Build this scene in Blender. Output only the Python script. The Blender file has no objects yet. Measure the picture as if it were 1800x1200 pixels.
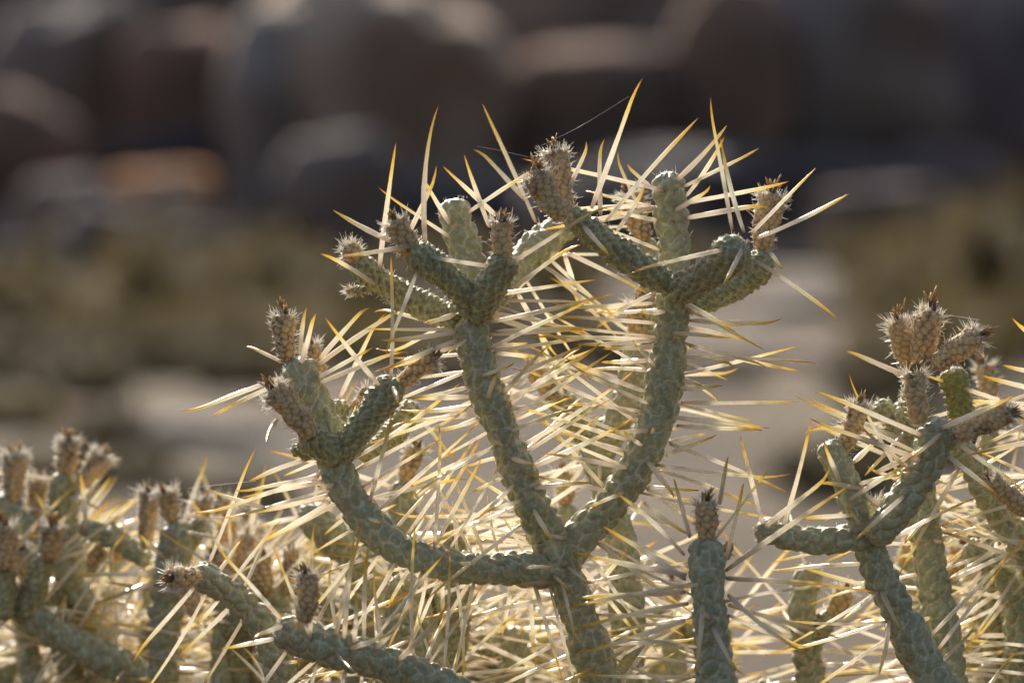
import bpy, math, random
import numpy as np
from mathutils import Vector, noise as mnoise

# ------------------------------------------------------------------ camera, sky, sun, exposure
scene = bpy.context.scene
TILT = math.radians(2.35)
CZ = 1.25
FW = 0.25                                   # frame width at the focus distance of 1 m
C0 = np.array([0.0, 0.0, CZ])
FWD = np.array([0.0, math.cos(TILT), -math.sin(TILT)])
UP = np.array([0.0, math.sin(TILT), math.cos(TILT)])
RT = np.array([1.0, 0.0, 0.0])
U = FW / 1800.0

cd = bpy.data.cameras.new('camera')
cam = bpy.data.objects.new('camera', cd)
scene.collection.objects.link(cam)
cam.location = C0
cam.rotation_euler = (math.pi / 2 - TILT, 0, 0)
cd.sensor_width = 36.0
cd.lens = 36.0 / FW
cd.clip_start = 0.05
cd.clip_end = 2000
cd.dof.use_dof = True
cd.dof.focus_distance = 0.995
cd.dof.aperture_fstop = 13.0
scene.camera = cam

SUN_EL, SUN_AZ = math.radians(33), math.radians(-14)     # azimuth from +Y, negative = to the left
w = bpy.data.worlds.new('World'); scene.world = w; w.use_nodes = True
nt = w.node_tree
sky = nt.nodes.new('ShaderNodeTexSky'); sky.sky_type = 'NISHITA'; sky.sun_disc = False
sky.sun_elevation = SUN_EL; sky.sun_rotation = SUN_AZ
sky.air_density = 1.0; sky.dust_density = 5.0
bg = nt.nodes['Background']; bg.inputs['Strength'].default_value = 0.085
nt.links.new(sky.outputs[0], bg.inputs[0])
sl = bpy.data.lights.new('sun', 'SUN'); sl.energy = 5.0; sl.angle = math.radians(0.5); sl.color = (1.0, 0.93, 0.82)
so = bpy.data.objects.new('sun', sl); scene.collection.objects.link(so)
SD = Vector((math.sin(SUN_AZ) * math.cos(SUN_EL), math.cos(SUN_AZ) * math.cos(SUN_EL), math.sin(SUN_EL)))
so.rotation_euler = (-SD).to_track_quat('-Z', 'Y').to_euler()
so.location = (0, 0, 20)
vs = scene.view_settings
vs.view_transform = 'Standard'; vs.look = 'None'; vs.gamma = 1; vs.use_curve_mapping = False
vs.exposure = 0.98
cy = scene.cycles
cy.max_bounces = 10; cy.diffuse_bounces = 5; cy.transmission_bounces = 8; cy.glossy_bounces = 3
cy.sample_clamp_indirect = 6.0
try:
    cy.use_denoising = True; cy.denoiser = 'OPENIMAGEDENOISE'
except Exception:
    pass

rng = np.random.default_rng(7)
random.seed(7)

def P(x, y, z=0.0):
    """photo pixel (1800 wide) + millimetres behind the focus plane -> world point"""
    d = 1.0 + z / 1000.0
    return C0 + d * (FWD + (x - 900) * U * RT + (600 - y) * U * UP)

# ------------------------------------------------------------------ mesh collector
class MB:
    def __init__(s):
        s.v = []; s.q = []; s.t = []; s.c = []; s.qm = []; s.tm = []; s.n = 0
    def add(s, v, q=None, t=None, c=None, m=0):
        v = np.asarray(v, float)
        s.v.append(v)
        s.c.append(np.zeros((len(v), 4)) if c is None else np.asarray(c, float))
        if q is not None and len(q):
            q = np.asarray(q, int); s.q.append(q + s.n); s.qm.append(np.full(len(q), m))
        if t is not None and len(t):
            t = np.asarray(t, int); s.t.append(t + s.n); s.tm.append(np.full(len(t), m))
        s.n += len(v)
    def merge(s, o):
        for i in range(len(o.v)):
            s.v.append(o.v[i]); s.c.append(o.c[i])
        for a in o.q: s.q.append(a + s.n)
        for a in o.t: s.t.append(a + s.n)
        s.qm += o.qm; s.tm += o.tm
        s.n += o.n
    def build(s, name, mats, parent=None, origin=None, smooth=True):
        v = np.concatenate(s.v); c = np.concatenate(s.c)
        o = np.zeros(3) if origin is None else np.asarray(origin, float)
        v = v - o
        q = np.concatenate(s.q) if s.q else np.zeros((0, 4), int)
        t = np.concatenate(s.t) if s.t else np.zeros((0, 3), int)
        mi = np.concatenate((s.qm or [np.zeros(0)]) + (s.tm or [np.zeros(0)])).astype(np.int32)
        me = bpy.data.meshes.new(name)
        me.vertices.add(len(v)); me.vertices.foreach_set('co', v.astype(np.float32).ravel())
        loops = np.concatenate([q.ravel(), t.ravel()]).astype(np.int32)
        me.loops.add(len(loops)); me.loops.foreach_set('vertex_index', loops)
        st = np.concatenate([np.arange(len(q)) * 4, len(q) * 4 + np.arange(len(t)) * 3]).astype(np.int32)
        me.polygons.add(len(st)); me.polygons.foreach_set('loop_start', st)
        me.update(calc_edges=True)
        me.polygons.foreach_set('material_index', mi)
        me.polygons.foreach_set('use_smooth', np.full(len(st), smooth))
        ca = me.attributes.new('pat', 'FLOAT_COLOR', 'POINT')
        ca.data.foreach_set('color', c.astype(np.float32).ravel())
        for m in (mats if isinstance(mats, (list, tuple)) else [mats]): me.materials.append(m)
        me.validate()
        ob = bpy.data.objects.new(name, me); scene.collection.objects.link(ob)
        if parent is not None:
            ob.parent = parent
        elif origin is not None:
            ob.location = o
        return ob

def tag(o, label=None, cat=None, group=None, kind=None):
    if label: o['label'] = label
    if cat: o['category'] = cat
    if group: o['group'] = group
    if kind: o['kind'] = kind
    return o

# ------------------------------------------------------------------ materials
def mat(name):
    m = bpy.data.materials.new(name); m.use_nodes = True
    n = m.node_tree; n.nodes.clear()
    out = n.nodes.new('ShaderNodeOutputMaterial')
    return m, n, out
def N(n, t, **kw):
    x = n.nodes.new(t)
    for k, v in kw.items(): setattr(x, k, v)
    return x
def mixc(n, fac, a, b):
    x = n.nodes.new('ShaderNodeMix'); x.data_type = 'RGBA'
    for sock, val in ((x.inputs[0], fac), (x.inputs[6], a), (x.inputs[7], b)):
        if isinstance(val, bpy.types.NodeSocket): n.links.new(val, sock)
        elif isinstance(val, tuple): sock.default_value = (*val, 1)
        else: sock.default_value = val
    return x.outputs[2]
def ramp(n, src, stops):
    r = n.nodes.new('ShaderNodeValToRGB')
    e = r.color_ramp.elements
    while len(e) < len(stops): e.new(0.5)
    for el, (p, c) in zip(e, stops):
        el.position = p; el.color = (*c, 1) if len(c) == 3 else c
    n.links.new(src, r.inputs[0])
    return r.outputs[0]
def noise(n, scale, detail=4, rough=0.55, dist=0.0):
    tc = n.nodes.new('ShaderNodeTexCoord')
    x = n.nodes.new('ShaderNodeTexNoise'); x.inputs['Scale'].default_value = scale
    x.inputs['Detail'].default_value = detail; x.inputs['Roughness'].default_value = rough
    x.inputs['Distortion'].default_value = dist
    n.links.new(tc.outputs['Object'], x.inputs['Vector'])
    return x.outputs[0]
def bump(n, src, strength, distance):
    b = n.nodes.new('ShaderNodeBump'); b.inputs['Strength'].default_value = strength
    b.inputs['Distance'].default_value = distance
    n.links.new(src, b.inputs['Height'])
    return b.outputs[0]
def pat(n):
    a = n.nodes.new('ShaderNodeAttribute'); a.attribute_name = 'pat'
    s = n.nodes.new('ShaderNodeSeparateColor'); n.links.new(a.outputs['Color'], s.inputs[0])
    return s.outputs

def skin_mat(name, plate, plate2, net, areole):
    m, n, out = mat(name)
    r, g, b = pat(n)[:3]
    big = noise(n, 160, 4, 0.6); fine = noise(n, 2200, 3, 0.6); mid = noise(n, 600, 3, 0.6)
    base = mixc(n, ramp(n, big, [(0.35, (0, 0, 0)), (0.65, (1, 1, 1))]), plate, plate2)
    base = mixc(n, ramp(n, mid, [(0.45, (0, 0, 0)), (0.8, (0.5, 0.5, 0.5))]), base, net)
    cork = ramp(n, noise(n, 75, 6, .65, .6), [(0.60, (0, 0, 0)), (0.70, (0.75, 0.75, 0.75))])
    base = mixc(n, r, base, net)
    base = mixc(n, cork, base, (0.27, 0.21, 0.13))
    base = mixc(n, g, base, areole)
    scar = ramp(n, mid, [(0.66, (0, 0, 0)), (0.72, (0.75, 0.75, 0.75))])
    base = mixc(n, scar, base, (0.24, 0.165, 0.09))
    p = N(n, 'ShaderNodeBsdfPrincipled')
    n.links.new(base, p.inputs['Base Color'])
    p.inputs['Roughness'].default_value = 0.55
    p.inputs['Sheen Weight'].default_value = 0.04
    p.inputs['Sheen Roughness'].default_value = 0.4
    n.links.new(bump(n, fine, 0.35, 0.0002), p.inputs['Normal'])
    n.links.new(p.outputs[0], out.inputs[0])
    return m
M_OLD = skin_mat('cholla_skin', (0.243, 0.255, 0.146), (0.348, 0.354, 0.214), (0.810, 0.755, 0.523), (0.486, 0.311, 0.168))
M_YOUNG = skin_mat('cholla_young_skin', (0.202, 0.216, 0.095), (0.293, 0.302, 0.148), (0.710, 0.651, 0.383), (0.232, 0.139, 0.071))
M_GREEN = skin_mat('cholla_unripe_skin', (0.156, 0.204, 0.042), (0.216, 0.252, 0.072), (0.408, 0.384, 0.156), (0.216, 0.120, 0.036))
M_WOOD = skin_mat('cholla_bark', (0.16, 0.13, 0.09), (0.22, 0.18, 0.12), (0.30, 0.27, 0.2), (0.1, 0.07, 0.04))

def spine_mat(name, stops, trans=0.45, rough=0.28):
    m, n, out = mat(name)
    r, g, b = pat(n)[:3]
    col = ramp(n, r, stops)
    streak = noise(n, 900, 3, 0.6)
    col = mixc(n, ramp(n, streak, [(0.5, (0, 0, 0)), (0.8, (0.3, 0.3, 0.3))]), col, (0.5, 0.36, 0.2))
    col = mixc(n, ramp(n, g, [(0.0, (.35, .35, .35)), (0.28, (0, 0, 0))]), col, (0.58, 0.40, 0.20))
    hs = N(n, 'ShaderNodeHueSaturation'); n.links.new(col, hs.inputs['Color'])
    mm = N(n, 'ShaderNodeMath', operation='MULTIPLY_ADD'); n.links.new(g, mm.inputs[0]); mm.inputs[1].default_value = 0.24; mm.inputs[2].default_value = 0.86
    n.links.new(mm.outputs[0], hs.inputs['Value'])
    p = N(n, 'ShaderNodeBsdfPrincipled'); n.links.new(hs.outputs[0], p.inputs['Base Color'])
    p.inputs['Roughness'].default_value = rough
    p.inputs['Specular IOR Level'].default_value = 0.6
    n.links.new(bump(n, noise(n, 1500, 2, 0.6), 0.25, 0.0002), p.inputs['Normal'])
    gm = N(n, 'ShaderNodeGamma'); gm.inputs[1].default_value = 0.55; n.links.new(hs.outputs[0], gm.inputs[0])
    t = N(n, 'ShaderNodeBsdfTranslucent'); n.links.new(gm.outputs[0], t.inputs['Color'])
    mx = N(n, 'ShaderNodeMixShader'); mx.inputs[0].default_value = trans
    n.links.new(p.outputs[0], mx.inputs[1]); n.links.new(t.outputs[0], mx.inputs[2])
    n.links.new(mx.outputs[0], out.inputs[0])
    return m
M_SPINE = spine_mat('straw_spine', [(0.0, (0.45, 0.33, 0.22)), (0.06, (0.76, 0.66, 0.53)), (0.40, (0.90, 0.85, 0.72)), (0.64, (0.88, 0.79, 0.52)), (0.79, (0.82, 0.62, 0.17)), (0.93, (0.72, 0.43, 0.04)), (1.0, (0.40, 0.17, 0.02))], 0.6, .22)
M_BRIS = spine_mat('white_bristle', [(0.0, (0.6, 0.52, 0.4)), (0.3, (0.82, 0.78, 0.68)), (1.0, (0.85, 0.82, 0.74))], 0.5, 0.4)
M_WITHER = spine_mat('withered_petal', [(0.0, (0.06, 0.04, 0.025)), (0.4, (0.15, 0.075, 0.03)), (0.7, (0.34, 0.18, 0.06)), (1.0, (0.62, 0.40, 0.15))], 0.3, 0.6)

def fruit_mat():
    m, n, out = mat('dried_fruit_skin')
    r, g, b = pat(n)[:3]
    big = noise(n, 300, 4, 0.6); fine = noise(n, 2600, 3, 0.65)
    base = mixc(n, ramp(n, big, [(0.3, (0, 0, 0)), (0.7, (1, 1, 1))]), (0.62, 0.40, 0.17), (0.82, 0.59, 0.30))
    base = mixc(n, b, base, (0.50, 0.31, 0.12))
    base = mixc(n, r, base, (0.13, 0.07, 0.04))
    base = mixc(n, g, base, (0.80, 0.64, 0.42))
    p = N(n, 'ShaderNodeBsdfPrincipled'); n.links.new(base, p.inputs['Base Color'])
    p.inputs['Roughness'].default_value = 0.8
    p.inputs['Sheen Weight'].default_value = 0.08
    n.links.new(bump(n, fine, 0.5, 0.0003), p.inputs['Normal'])
    n.links.new(p.outputs[0], out.inputs[0])
    return m
M_FRUIT = fruit_mat()

def rock_mat(name, a, b, c, scale=1.2):
    m, n, out = mat(name)
    v = noise(n, scale, 6, 0.6, 0.4); v2 = noise(n, scale * 0.45, 3, 0.5); f = noise(n, scale * 9, 5, 0.65)
    col = mixc(n, ramp(n, v, [(0.38, (0, 0, 0)), (0.62, (1, 1, 1))]), a, b)
    col = mixc(n, ramp(n, v2, [(0.48, (0, 0, 0)), (0.62, (1, 1, 1))]), col, c)
    p = N(n, 'ShaderNodeBsdfPrincipled'); n.links.new(col, p.inputs['Base Color'])
    p.inputs['Roughness'].default_value = 0.9; p.inputs['Specular IOR Level'].default_value = 0.2
    n.links.new(bump(n, f, 0.6, 0.12), p.inputs['Normal'])
    n.links.new(p.outputs[0], out.inputs[0])
    return m
R_GREY = rock_mat('granite_grey', (0.175, 0.148, 0.131), (0.233, 0.198, 0.175), (0.132, 0.097, 0.075))
R_PALE = rock_mat('granite_pale', (0.249, 0.212, 0.182), (0.318, 0.275, 0.239), (0.164, 0.124, 0.101))
R_BROWN = rock_mat('granite_varnished', (0.190, 0.118, 0.082), (0.281, 0.182, 0.130), (0.140, 0.095, 0.074))
R_DARK = rock_mat('granite_dark', (0.147, 0.116, 0.108), (0.219, 0.174, 0.157), (0.102, 0.081, 0.073))
R_ORANGE = rock_mat('granite_orange', (0.60, 0.25, 0.08), (0.46, 0.23, 0.10), (0.44, 0.33, 0.24), .8)
R_TAN = rock_mat('granite_tan', (0.372, 0.278, 0.205), (0.511, 0.406, 0.313), (0.202, 0.125, 0.082), .7)
R_HILL = rock_mat('hill_rock', (0.224, 0.182, 0.159), (0.329, 0.267, 0.228), (0.149, 0.122, 0.109), .5)
R_SLATE = rock_mat('granite_slate', (0.087, 0.082, 0.086), (0.117, 0.110, 0.115), (0.064, 0.057, 0.058))

# ------------------------------------------------------------------ tubes
def catmull(pts, step):
    p = np.asarray(pts, float)
    if len(p) == 2: p = np.array([p[0], (p[0] + p[1]) / 2, p[1]])
    e = np.vstack([2 * p[0] - p[1], p, 2 * p[-1] - p[-2]])
    res = []
    for i in range(1, len(e) - 2):
        t = np.linspace(0, 1, 24, endpoint=False)[:, None]
        a, b, c, d = e[i - 1], e[i], e[i + 1], e[i + 2]
        res.append(0.5 * ((2 * b) + (-a + c) * t + (2 * a - 5 * b + 4 * c - d) * t ** 2 + (-a + 3 * b - 3 * c + d) * t ** 3))
    res = np.vstack(res + [p[-1:]])
    s = np.concatenate([[0], np.cumsum(np.linalg.norm(np.diff(res, axis=0), axis=1))])
    return res, s
def frames(C, ref):
    T = np.gradient(C, axis=0); T /= np.linalg.norm(T, axis=1)[:, None] + 1e-12
    A = np.zeros_like(C); B = np.zeros_like(C)
    a = ref - T[0] * ref.dot(T[0]); a /= np.linalg.norm(a) + 1e-12
    for i in range(len(C)):
        a = a - T[i] * a.dot(T[i]); a /= np.linalg.norm(a) + 1e-12
        A[i] = a; B[i] = np.cross(T[i], a)
    return T, A, B
def hash2(i, j, s):
    h = np.sin(i * 127.1 + j * 311.7 + s * 74.7) * 43758.5453
    return h - np.floor(h)
def smooth(x, a, b):
    t = np.clip((x - a) / (b - a), 0, 1); return t * t * (3 - 2 * t)

def cellular(u, v, n, aw, ah, seed, jit):
    """staggered cell lattice round a stem: F1, F2 (metres) and the offset inside the nearest cell"""
    F1 = np.full(u.shape, 1e9); F2 = np.full(u.shape, 1e9)
    LU = np.zeros(u.shape); LV = np.zeros(u.shape); ID = np.zeros(u.shape)
    j0 = np.round(v)
    for dj in (-2, -1, 0, 1, 2):
        j = j0 + dj
        off = 0.5 * np.mod(j, 2)
        i0 = np.round(u - off)
        for di in (-1, 0, 1):
            i = i0 + di
            ii = np.mod(i, n)
            jx = (hash2(ii, j, seed) - .5) * jit; jy = (hash2(ii, j, seed + 3) - .5) * jit
            du = (u - (i + off + jx)) * aw; dv = (v - (j + jy)) * ah
            d = np.sqrt(du * du + dv * dv)
            new = d < F1
            F2 = np.where(new, F1, np.minimum(F2, d))
            LU = np.where(new, du, LU); LV = np.where(new, dv, LV); ID = np.where(new, hash2(ii, j, seed + 9), ID)
            F1 = np.where(new, d, F1)
    return F1, F2, LU, LV, ID

def cone_batch(base, tip, rad, mb, m=1, sides=4, bend=None, g=None):
    """many thin tapered bristles at once; base, tip (k,3), rad (k,)"""
    k = len(base)
    if k == 0: return
    d = tip - base; L = np.linalg.norm(d, axis=1)[:, None] + 1e-12; d = d / L
    ref = np.tile(np.array([0.31, 0.55, 0.77]), (k, 1))
    a = np.cross(d, ref); a /= np.linalg.norm(a, axis=1)[:, None] + 1e-9
    b = np.cross(d, a)
    ts = [0.0, 0.5, 0.85]; rs = [1.0, 0.8, 0.45]
    vs_ = []; cs = []
    gg = rng.random(k) if g is None else g
    for t, r in zip(ts, rs):
        c = base + d * L * t
        if bend is not None: c = c + bend * (t * t)
        for q in range(sides):
            an = 2 * math.pi * q / sides
            vs_.append(c + (a * math.cos(an) + b * math.sin(an)) * (rad * r)[:, None])
            cs.append(np.stack([np.full(k, t), gg, np.zeros(k), np.ones(k)], 1))
    c = tip if bend is None else tip + bend
    vs_.append(c); cs.append(np.stack([np.ones(k), gg, np.zeros(k), np.ones(k)], 1))
    nv = len(vs_)
    V = np.stack(vs_, 1).reshape(-1, 3); CC = np.stack(cs, 1).reshape(-1, 4)
    q = []; t_ = []
    for ri in range(len(ts) - 1):
        for s in range(sides):
            s2 = (s + 1) % sides
            q.append([ri * sides + s, ri * sides + s2, (ri + 1) * sides + s2, (ri + 1) * sides + s])
    for s in range(sides):
        t_.append([(len(ts) - 1) * sides + s, (len(ts) - 1) * sides + (s + 1) % sides, nv - 1])
    offs = (np.arange(k) * nv)[:, None, None]
    mb.add(V, (np.array(q)[None] + offs).reshape(-1, 4), (np.array(t_)[None] + offs).reshape(-1, 3), CC, m)

def stem(pts, r0, r1, style='old', seed=0, quality=1.0, cap=True, basecap=True):
    """one stem joint. returns (collector, areoles[(pos, normal, axis)], centre line, radii)"""
    W = np.array([P(*p) for p in pts])
    res, s = catmull(W, 0)
    Ltot = s[-1]
    dmean = np.mean([1 + p[2] / 1000 for p in pts])
    u = U * dmean
    r0 *= u * .955; r1 *= u * .955
    step = 1.9 * u / quality
    k = max(12, int(Ltot / step))
    ss = np.linspace(0, Ltot, k)
    capl = r1 * 0.85 if cap else 0
    basel = r0 * 0.55 if basecap else 0
    if cap:
        nc = int(12 * quality) + 4
        th = np.linspace(0, math.pi / 2, nc)[1:]
        ss = np.concatenate([ss[ss < Ltot - capl], Ltot - capl + capl * np.sin(th)])
    if basecap:
        nb = 7
        th = np.linspace(math.pi / 2, 0, nb)[:-1]
        ss = np.concatenate([basel - basel * np.sin(th), ss[ss > basel]])
    C = np.stack([np.interp(ss, s, res[:, i]) for i in range(3)], 1)
    T, A, B = frames(C, -FWD)
    # smooth radius, slight organic swelling
    f = ss / Ltot
    R = r0 + (r1 - r0) * f
    R = R * (1 + 0.055 * np.sin(f * 9 + seed) + 0.04 * np.sin(f * 23 + seed * 2.1))
    for q_ in range(1, int(Ltot / (230 * u)) + 1):
        s0 = q_ * 230 * u + (hash2(q_, seed, 2.0) - .5) * 90 * u
        R = R * (1 - 0.13 * np.exp(-((ss - s0) / (9 * u)) ** 2))
    env = np.ones(len(ss)); ang = np.zeros(len(ss))
    if cap:
        x = np.clip((ss - (Ltot - capl)) / capl, 0, 0.9999); env *= np.sqrt(1 - x * x); ang = np.where(ss > Ltot - capl, np.arcsin(x), ang)
    if basecap:
        x = np.clip((basel - ss) / basel, 0, 0.9999); env *= np.sqrt(1 - x * x) * 0.999 + 0.001; ang = np.where(ss < basel, -np.arcsin(x), ang)
    nt_ = int((56 if quality >= 1 else 40) * max(.7, min(1.2, r1 / (32 * U))))
    th = np.linspace(0, 2 * math.pi, nt_, endpoint=False)
    rad = A[:, None] * np.cos(th)[None, :, None] + B[:, None] * np.sin(th)[None, :, None]
    if style == 'old': n = 7; row = 27.0 * u
    else: n = 10; row = 12.0 * u
    rm = (r0 + r1) / 2
    n = max(5, int(round(n * min(1.15, rm / (31 * u)))))
    aw = 2 * math.pi * rm / n
    vv = ss / row
    tw = 0.22 * (1 if seed % 2 else -1)
    uu = (th / (2 * math.pi) * n)[None, :] + tw * vv[:, None]
    V_ = np.repeat(vv[:, None], nt_, 1)
    wob = 0.16
    uu2 = uu + wob * np.sin(V_ * 2.1 + th[None] * 3 + seed); V2 = V_ + wob * np.sin(th[None] * 5 + V_ * 1.3 + seed * 1.7)
    F1, F2, LU, LV, ID = cellular(uu2, V2, n, aw, row * (.82 if style == 'old' else 1), seed, 0.5 if style == 'old' else 0.28)
    e = (F2 - F1)
    lw = (2.0 if style == 'old' else 1.9) * u * 1.2
    net = 1 - smooth(e, 0.3 * lw, lw * 1.5)
    dome = smooth(e, 0, 0.62 * aw)
    amp = (4.8 if style == 'old' else 3.4) * u
    arr = np.exp(-((LU) ** 2 + (LV - row * 0.34) ** 2) / (2 * (2.5 * u) ** 2))
    amp = amp * (0.8 + .45 * np.sin(V_ * .37 + seed) ** 2)
    disp = amp * (dome - 0.55) + amp * 0.35 * (LV / row) * dome + amp * 0.28 * (ID - .5)
    pit = np.exp(-((LU / 1.2) ** 2 + (LV - row * 0.50) ** 2) / (2 * (2.6 * u) ** 2))
    disp -= pit * amp * 0.75
    disp += 0.45 * u * np.sin(V_ * 17 + uu * 13 + seed)
    fib = np.sin(th * 11 + seed)[None] * np.sin(V_ * 5.1 + uu * 2.3) * .5 + np.sin(V_ * 29 + uu * 7)* .25
    disp += fib * .7 * u
    damp = np.clip(env * 1.3, 0, 1)[:, None]
    Nrm = rad * np.cos(ang)[:, None, None] + T[:, None] * np.sin(ang)[:, None, None]
    pos = C[:, None] + rad * (R * env)[:, None, None] + Nrm * (disp * damp)[:, :, None]
    col = np.zeros((len(ss), nt_, 4)); col[..., 0] = net * (0.52 if style == 'old' else 0.6); col[..., 1] = np.clip(arr * 1.1, 0, 1); col[..., 2] = ID; col[..., 3] = 1
    K = len(ss)
    idx = np.arange(K * nt_).reshape(K, nt_)
    q = np.stack([idx[:-1], np.roll(idx[:-1], -1, 1), np.roll(idx[1:], -1, 1), idx[1:]], -1).reshape(-1, 4)
    mb = MB()
    mb.add(pos.reshape(-1, 3), q, None, col.reshape(-1, 4), 0)
    # areoles
    ar = []
    jmax = int(Ltot / row) + 1
    for j in range(0, jmax + 1):
        off = 0.5 * (j % 2)
        for i in range(n):
            jx = (float(hash2(np.float64(i), np.float64(j), seed)) - .5) * 0.42; jy = (float(hash2(np.float64(i), np.float64(j), seed + 3)) - .5) * 0.42
            v0 = j + jy + 0.42; u0 = i + off + jx
            sv = v0 * row
            if sv < basel * 0.9 or sv > Ltot - capl * 0.1: continue
            ki = min(K - 1, np.searchsorted(ss, sv))
            t0 = ((u0 - tw * v0) / n * 2 * math.pi) % (2 * math.pi)
            ti = int(round(t0 / (2 * math.pi) * nt_)) % nt_
            ar.append((pos[ki, ti], Nrm[ki, ti], T[ki], sv / Ltot))
    # tiny bristles of every areole
    bb = []; tt = []; rr = []
    for p, nn, ax, fr in ar:
        for _ in range(rng.integers(2, 6)):
            if rng.random() < 0.15: continue
            L = rng.uniform(3, 8.5) * u
            if rng.random() < 0.07: L = rng.uniform(9, 16) * u
            d = nn * rng.uniform(0.5, 1) + ax * rng.uniform(-0.5, 0.7) + rng.normal(0, 0.3, 3)
            d /= np.linalg.norm(d)
            b0 = p + rng.normal(0, 1.0, 3) * u
            bb.append(b0 - d * u); tt.append(b0 + d * L); rr.append(rng.uniform(0.35, 0.62) * u)
    if cap:      # woolly growing tip
        for _ in range(int(26 * min(1, r1 / (25 * u)))):
            d = T[-1] * rng.uniform(.3, 1) + rng.normal(0, .5, 3); d /= np.linalg.norm(d)
            b0 = C[-1] + (A[-1] * rng.normal(0, .35) + B[-1] * rng.normal(0, .35)) * r1 - T[-1] * r1 * .12
            bb.append(b0); tt.append(b0 + d * rng.uniform(3, 10) * u); rr.append(rng.uniform(.4, .7) * u)
    if bb: cone_batch(np.array(bb), np.array(tt), np.array(rr), mb, 1, 3)
    return mb, ar, C, R * env, T

def spine_geo(b, t, wpx, mb, hook=None, dm=1.0):
    """one long flattened spine from b to t"""
    d = t - b; L = np.linalg.norm(d); d = d / L
    a = np.cross(d, rng.normal(0, 1, 3)); a /= np.linalg.norm(a); c = np.cross(d, a)
    ts = np.array([0, .03, .10, .22, .40, .58, .72, .83, .91, .96, 1.0])
    rs = np.array([.62, .80, .93, 1.0, .98, .87, .74, .58, .40, .25, .03])
    rw = wpx * U * 0.475 * dm
    bow = rng.normal(0, 0.016) * L; hk = (rng.normal(0, 0.035) if hook is None else hook) * L
    wob = rng.uniform(0, 6, 2)
    gg = rng.random()
    sd = 6
    V = []; CC = []
    for i, (x, r) in enumerate(zip(ts, rs)):
        cc = b + d * L * x + a * (bow * 4 * x * (1 - x)) + c * hk * max(0, (x - 0.75) / 0.25) ** 2 - c * hk * 0 
        tw = x * 1.2 + wob[0]
        r1 = r * (1 + 0.05 * math.sin(x * 21 + wob[1]))
        for q in range(sd):
            an = 2 * math.pi * q / sd
            V.append(cc + (a * math.cos(an + tw) * 1.0 + c * math.sin(an + tw) * 1.0) * rw * r1 * (1.0 if q % 3 else 0.82))
            CC.append([x, gg, 0, 1])
    V.append(b + d * L * 1.003 + c * hk); CC.append([1, gg, 0, 1])
    q_ = []; t_ = []
    for i in range(len(ts) - 1):
        for q in range(sd):
            q_.append([i * sd + q, i * sd + (q + 1) % sd, (i + 1) * sd + (q + 1) % sd, (i + 1) * sd + q])
    e = (len(ts) - 1) * sd
    for q in range(sd):
        t_.append([e + q, e + (q + 1) % sd, e + sd])
    t_ += [[0, q + 1, q] for q in range(1, sd - 1)]
    mb.add(V, q_, t_, CC, 0)

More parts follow.
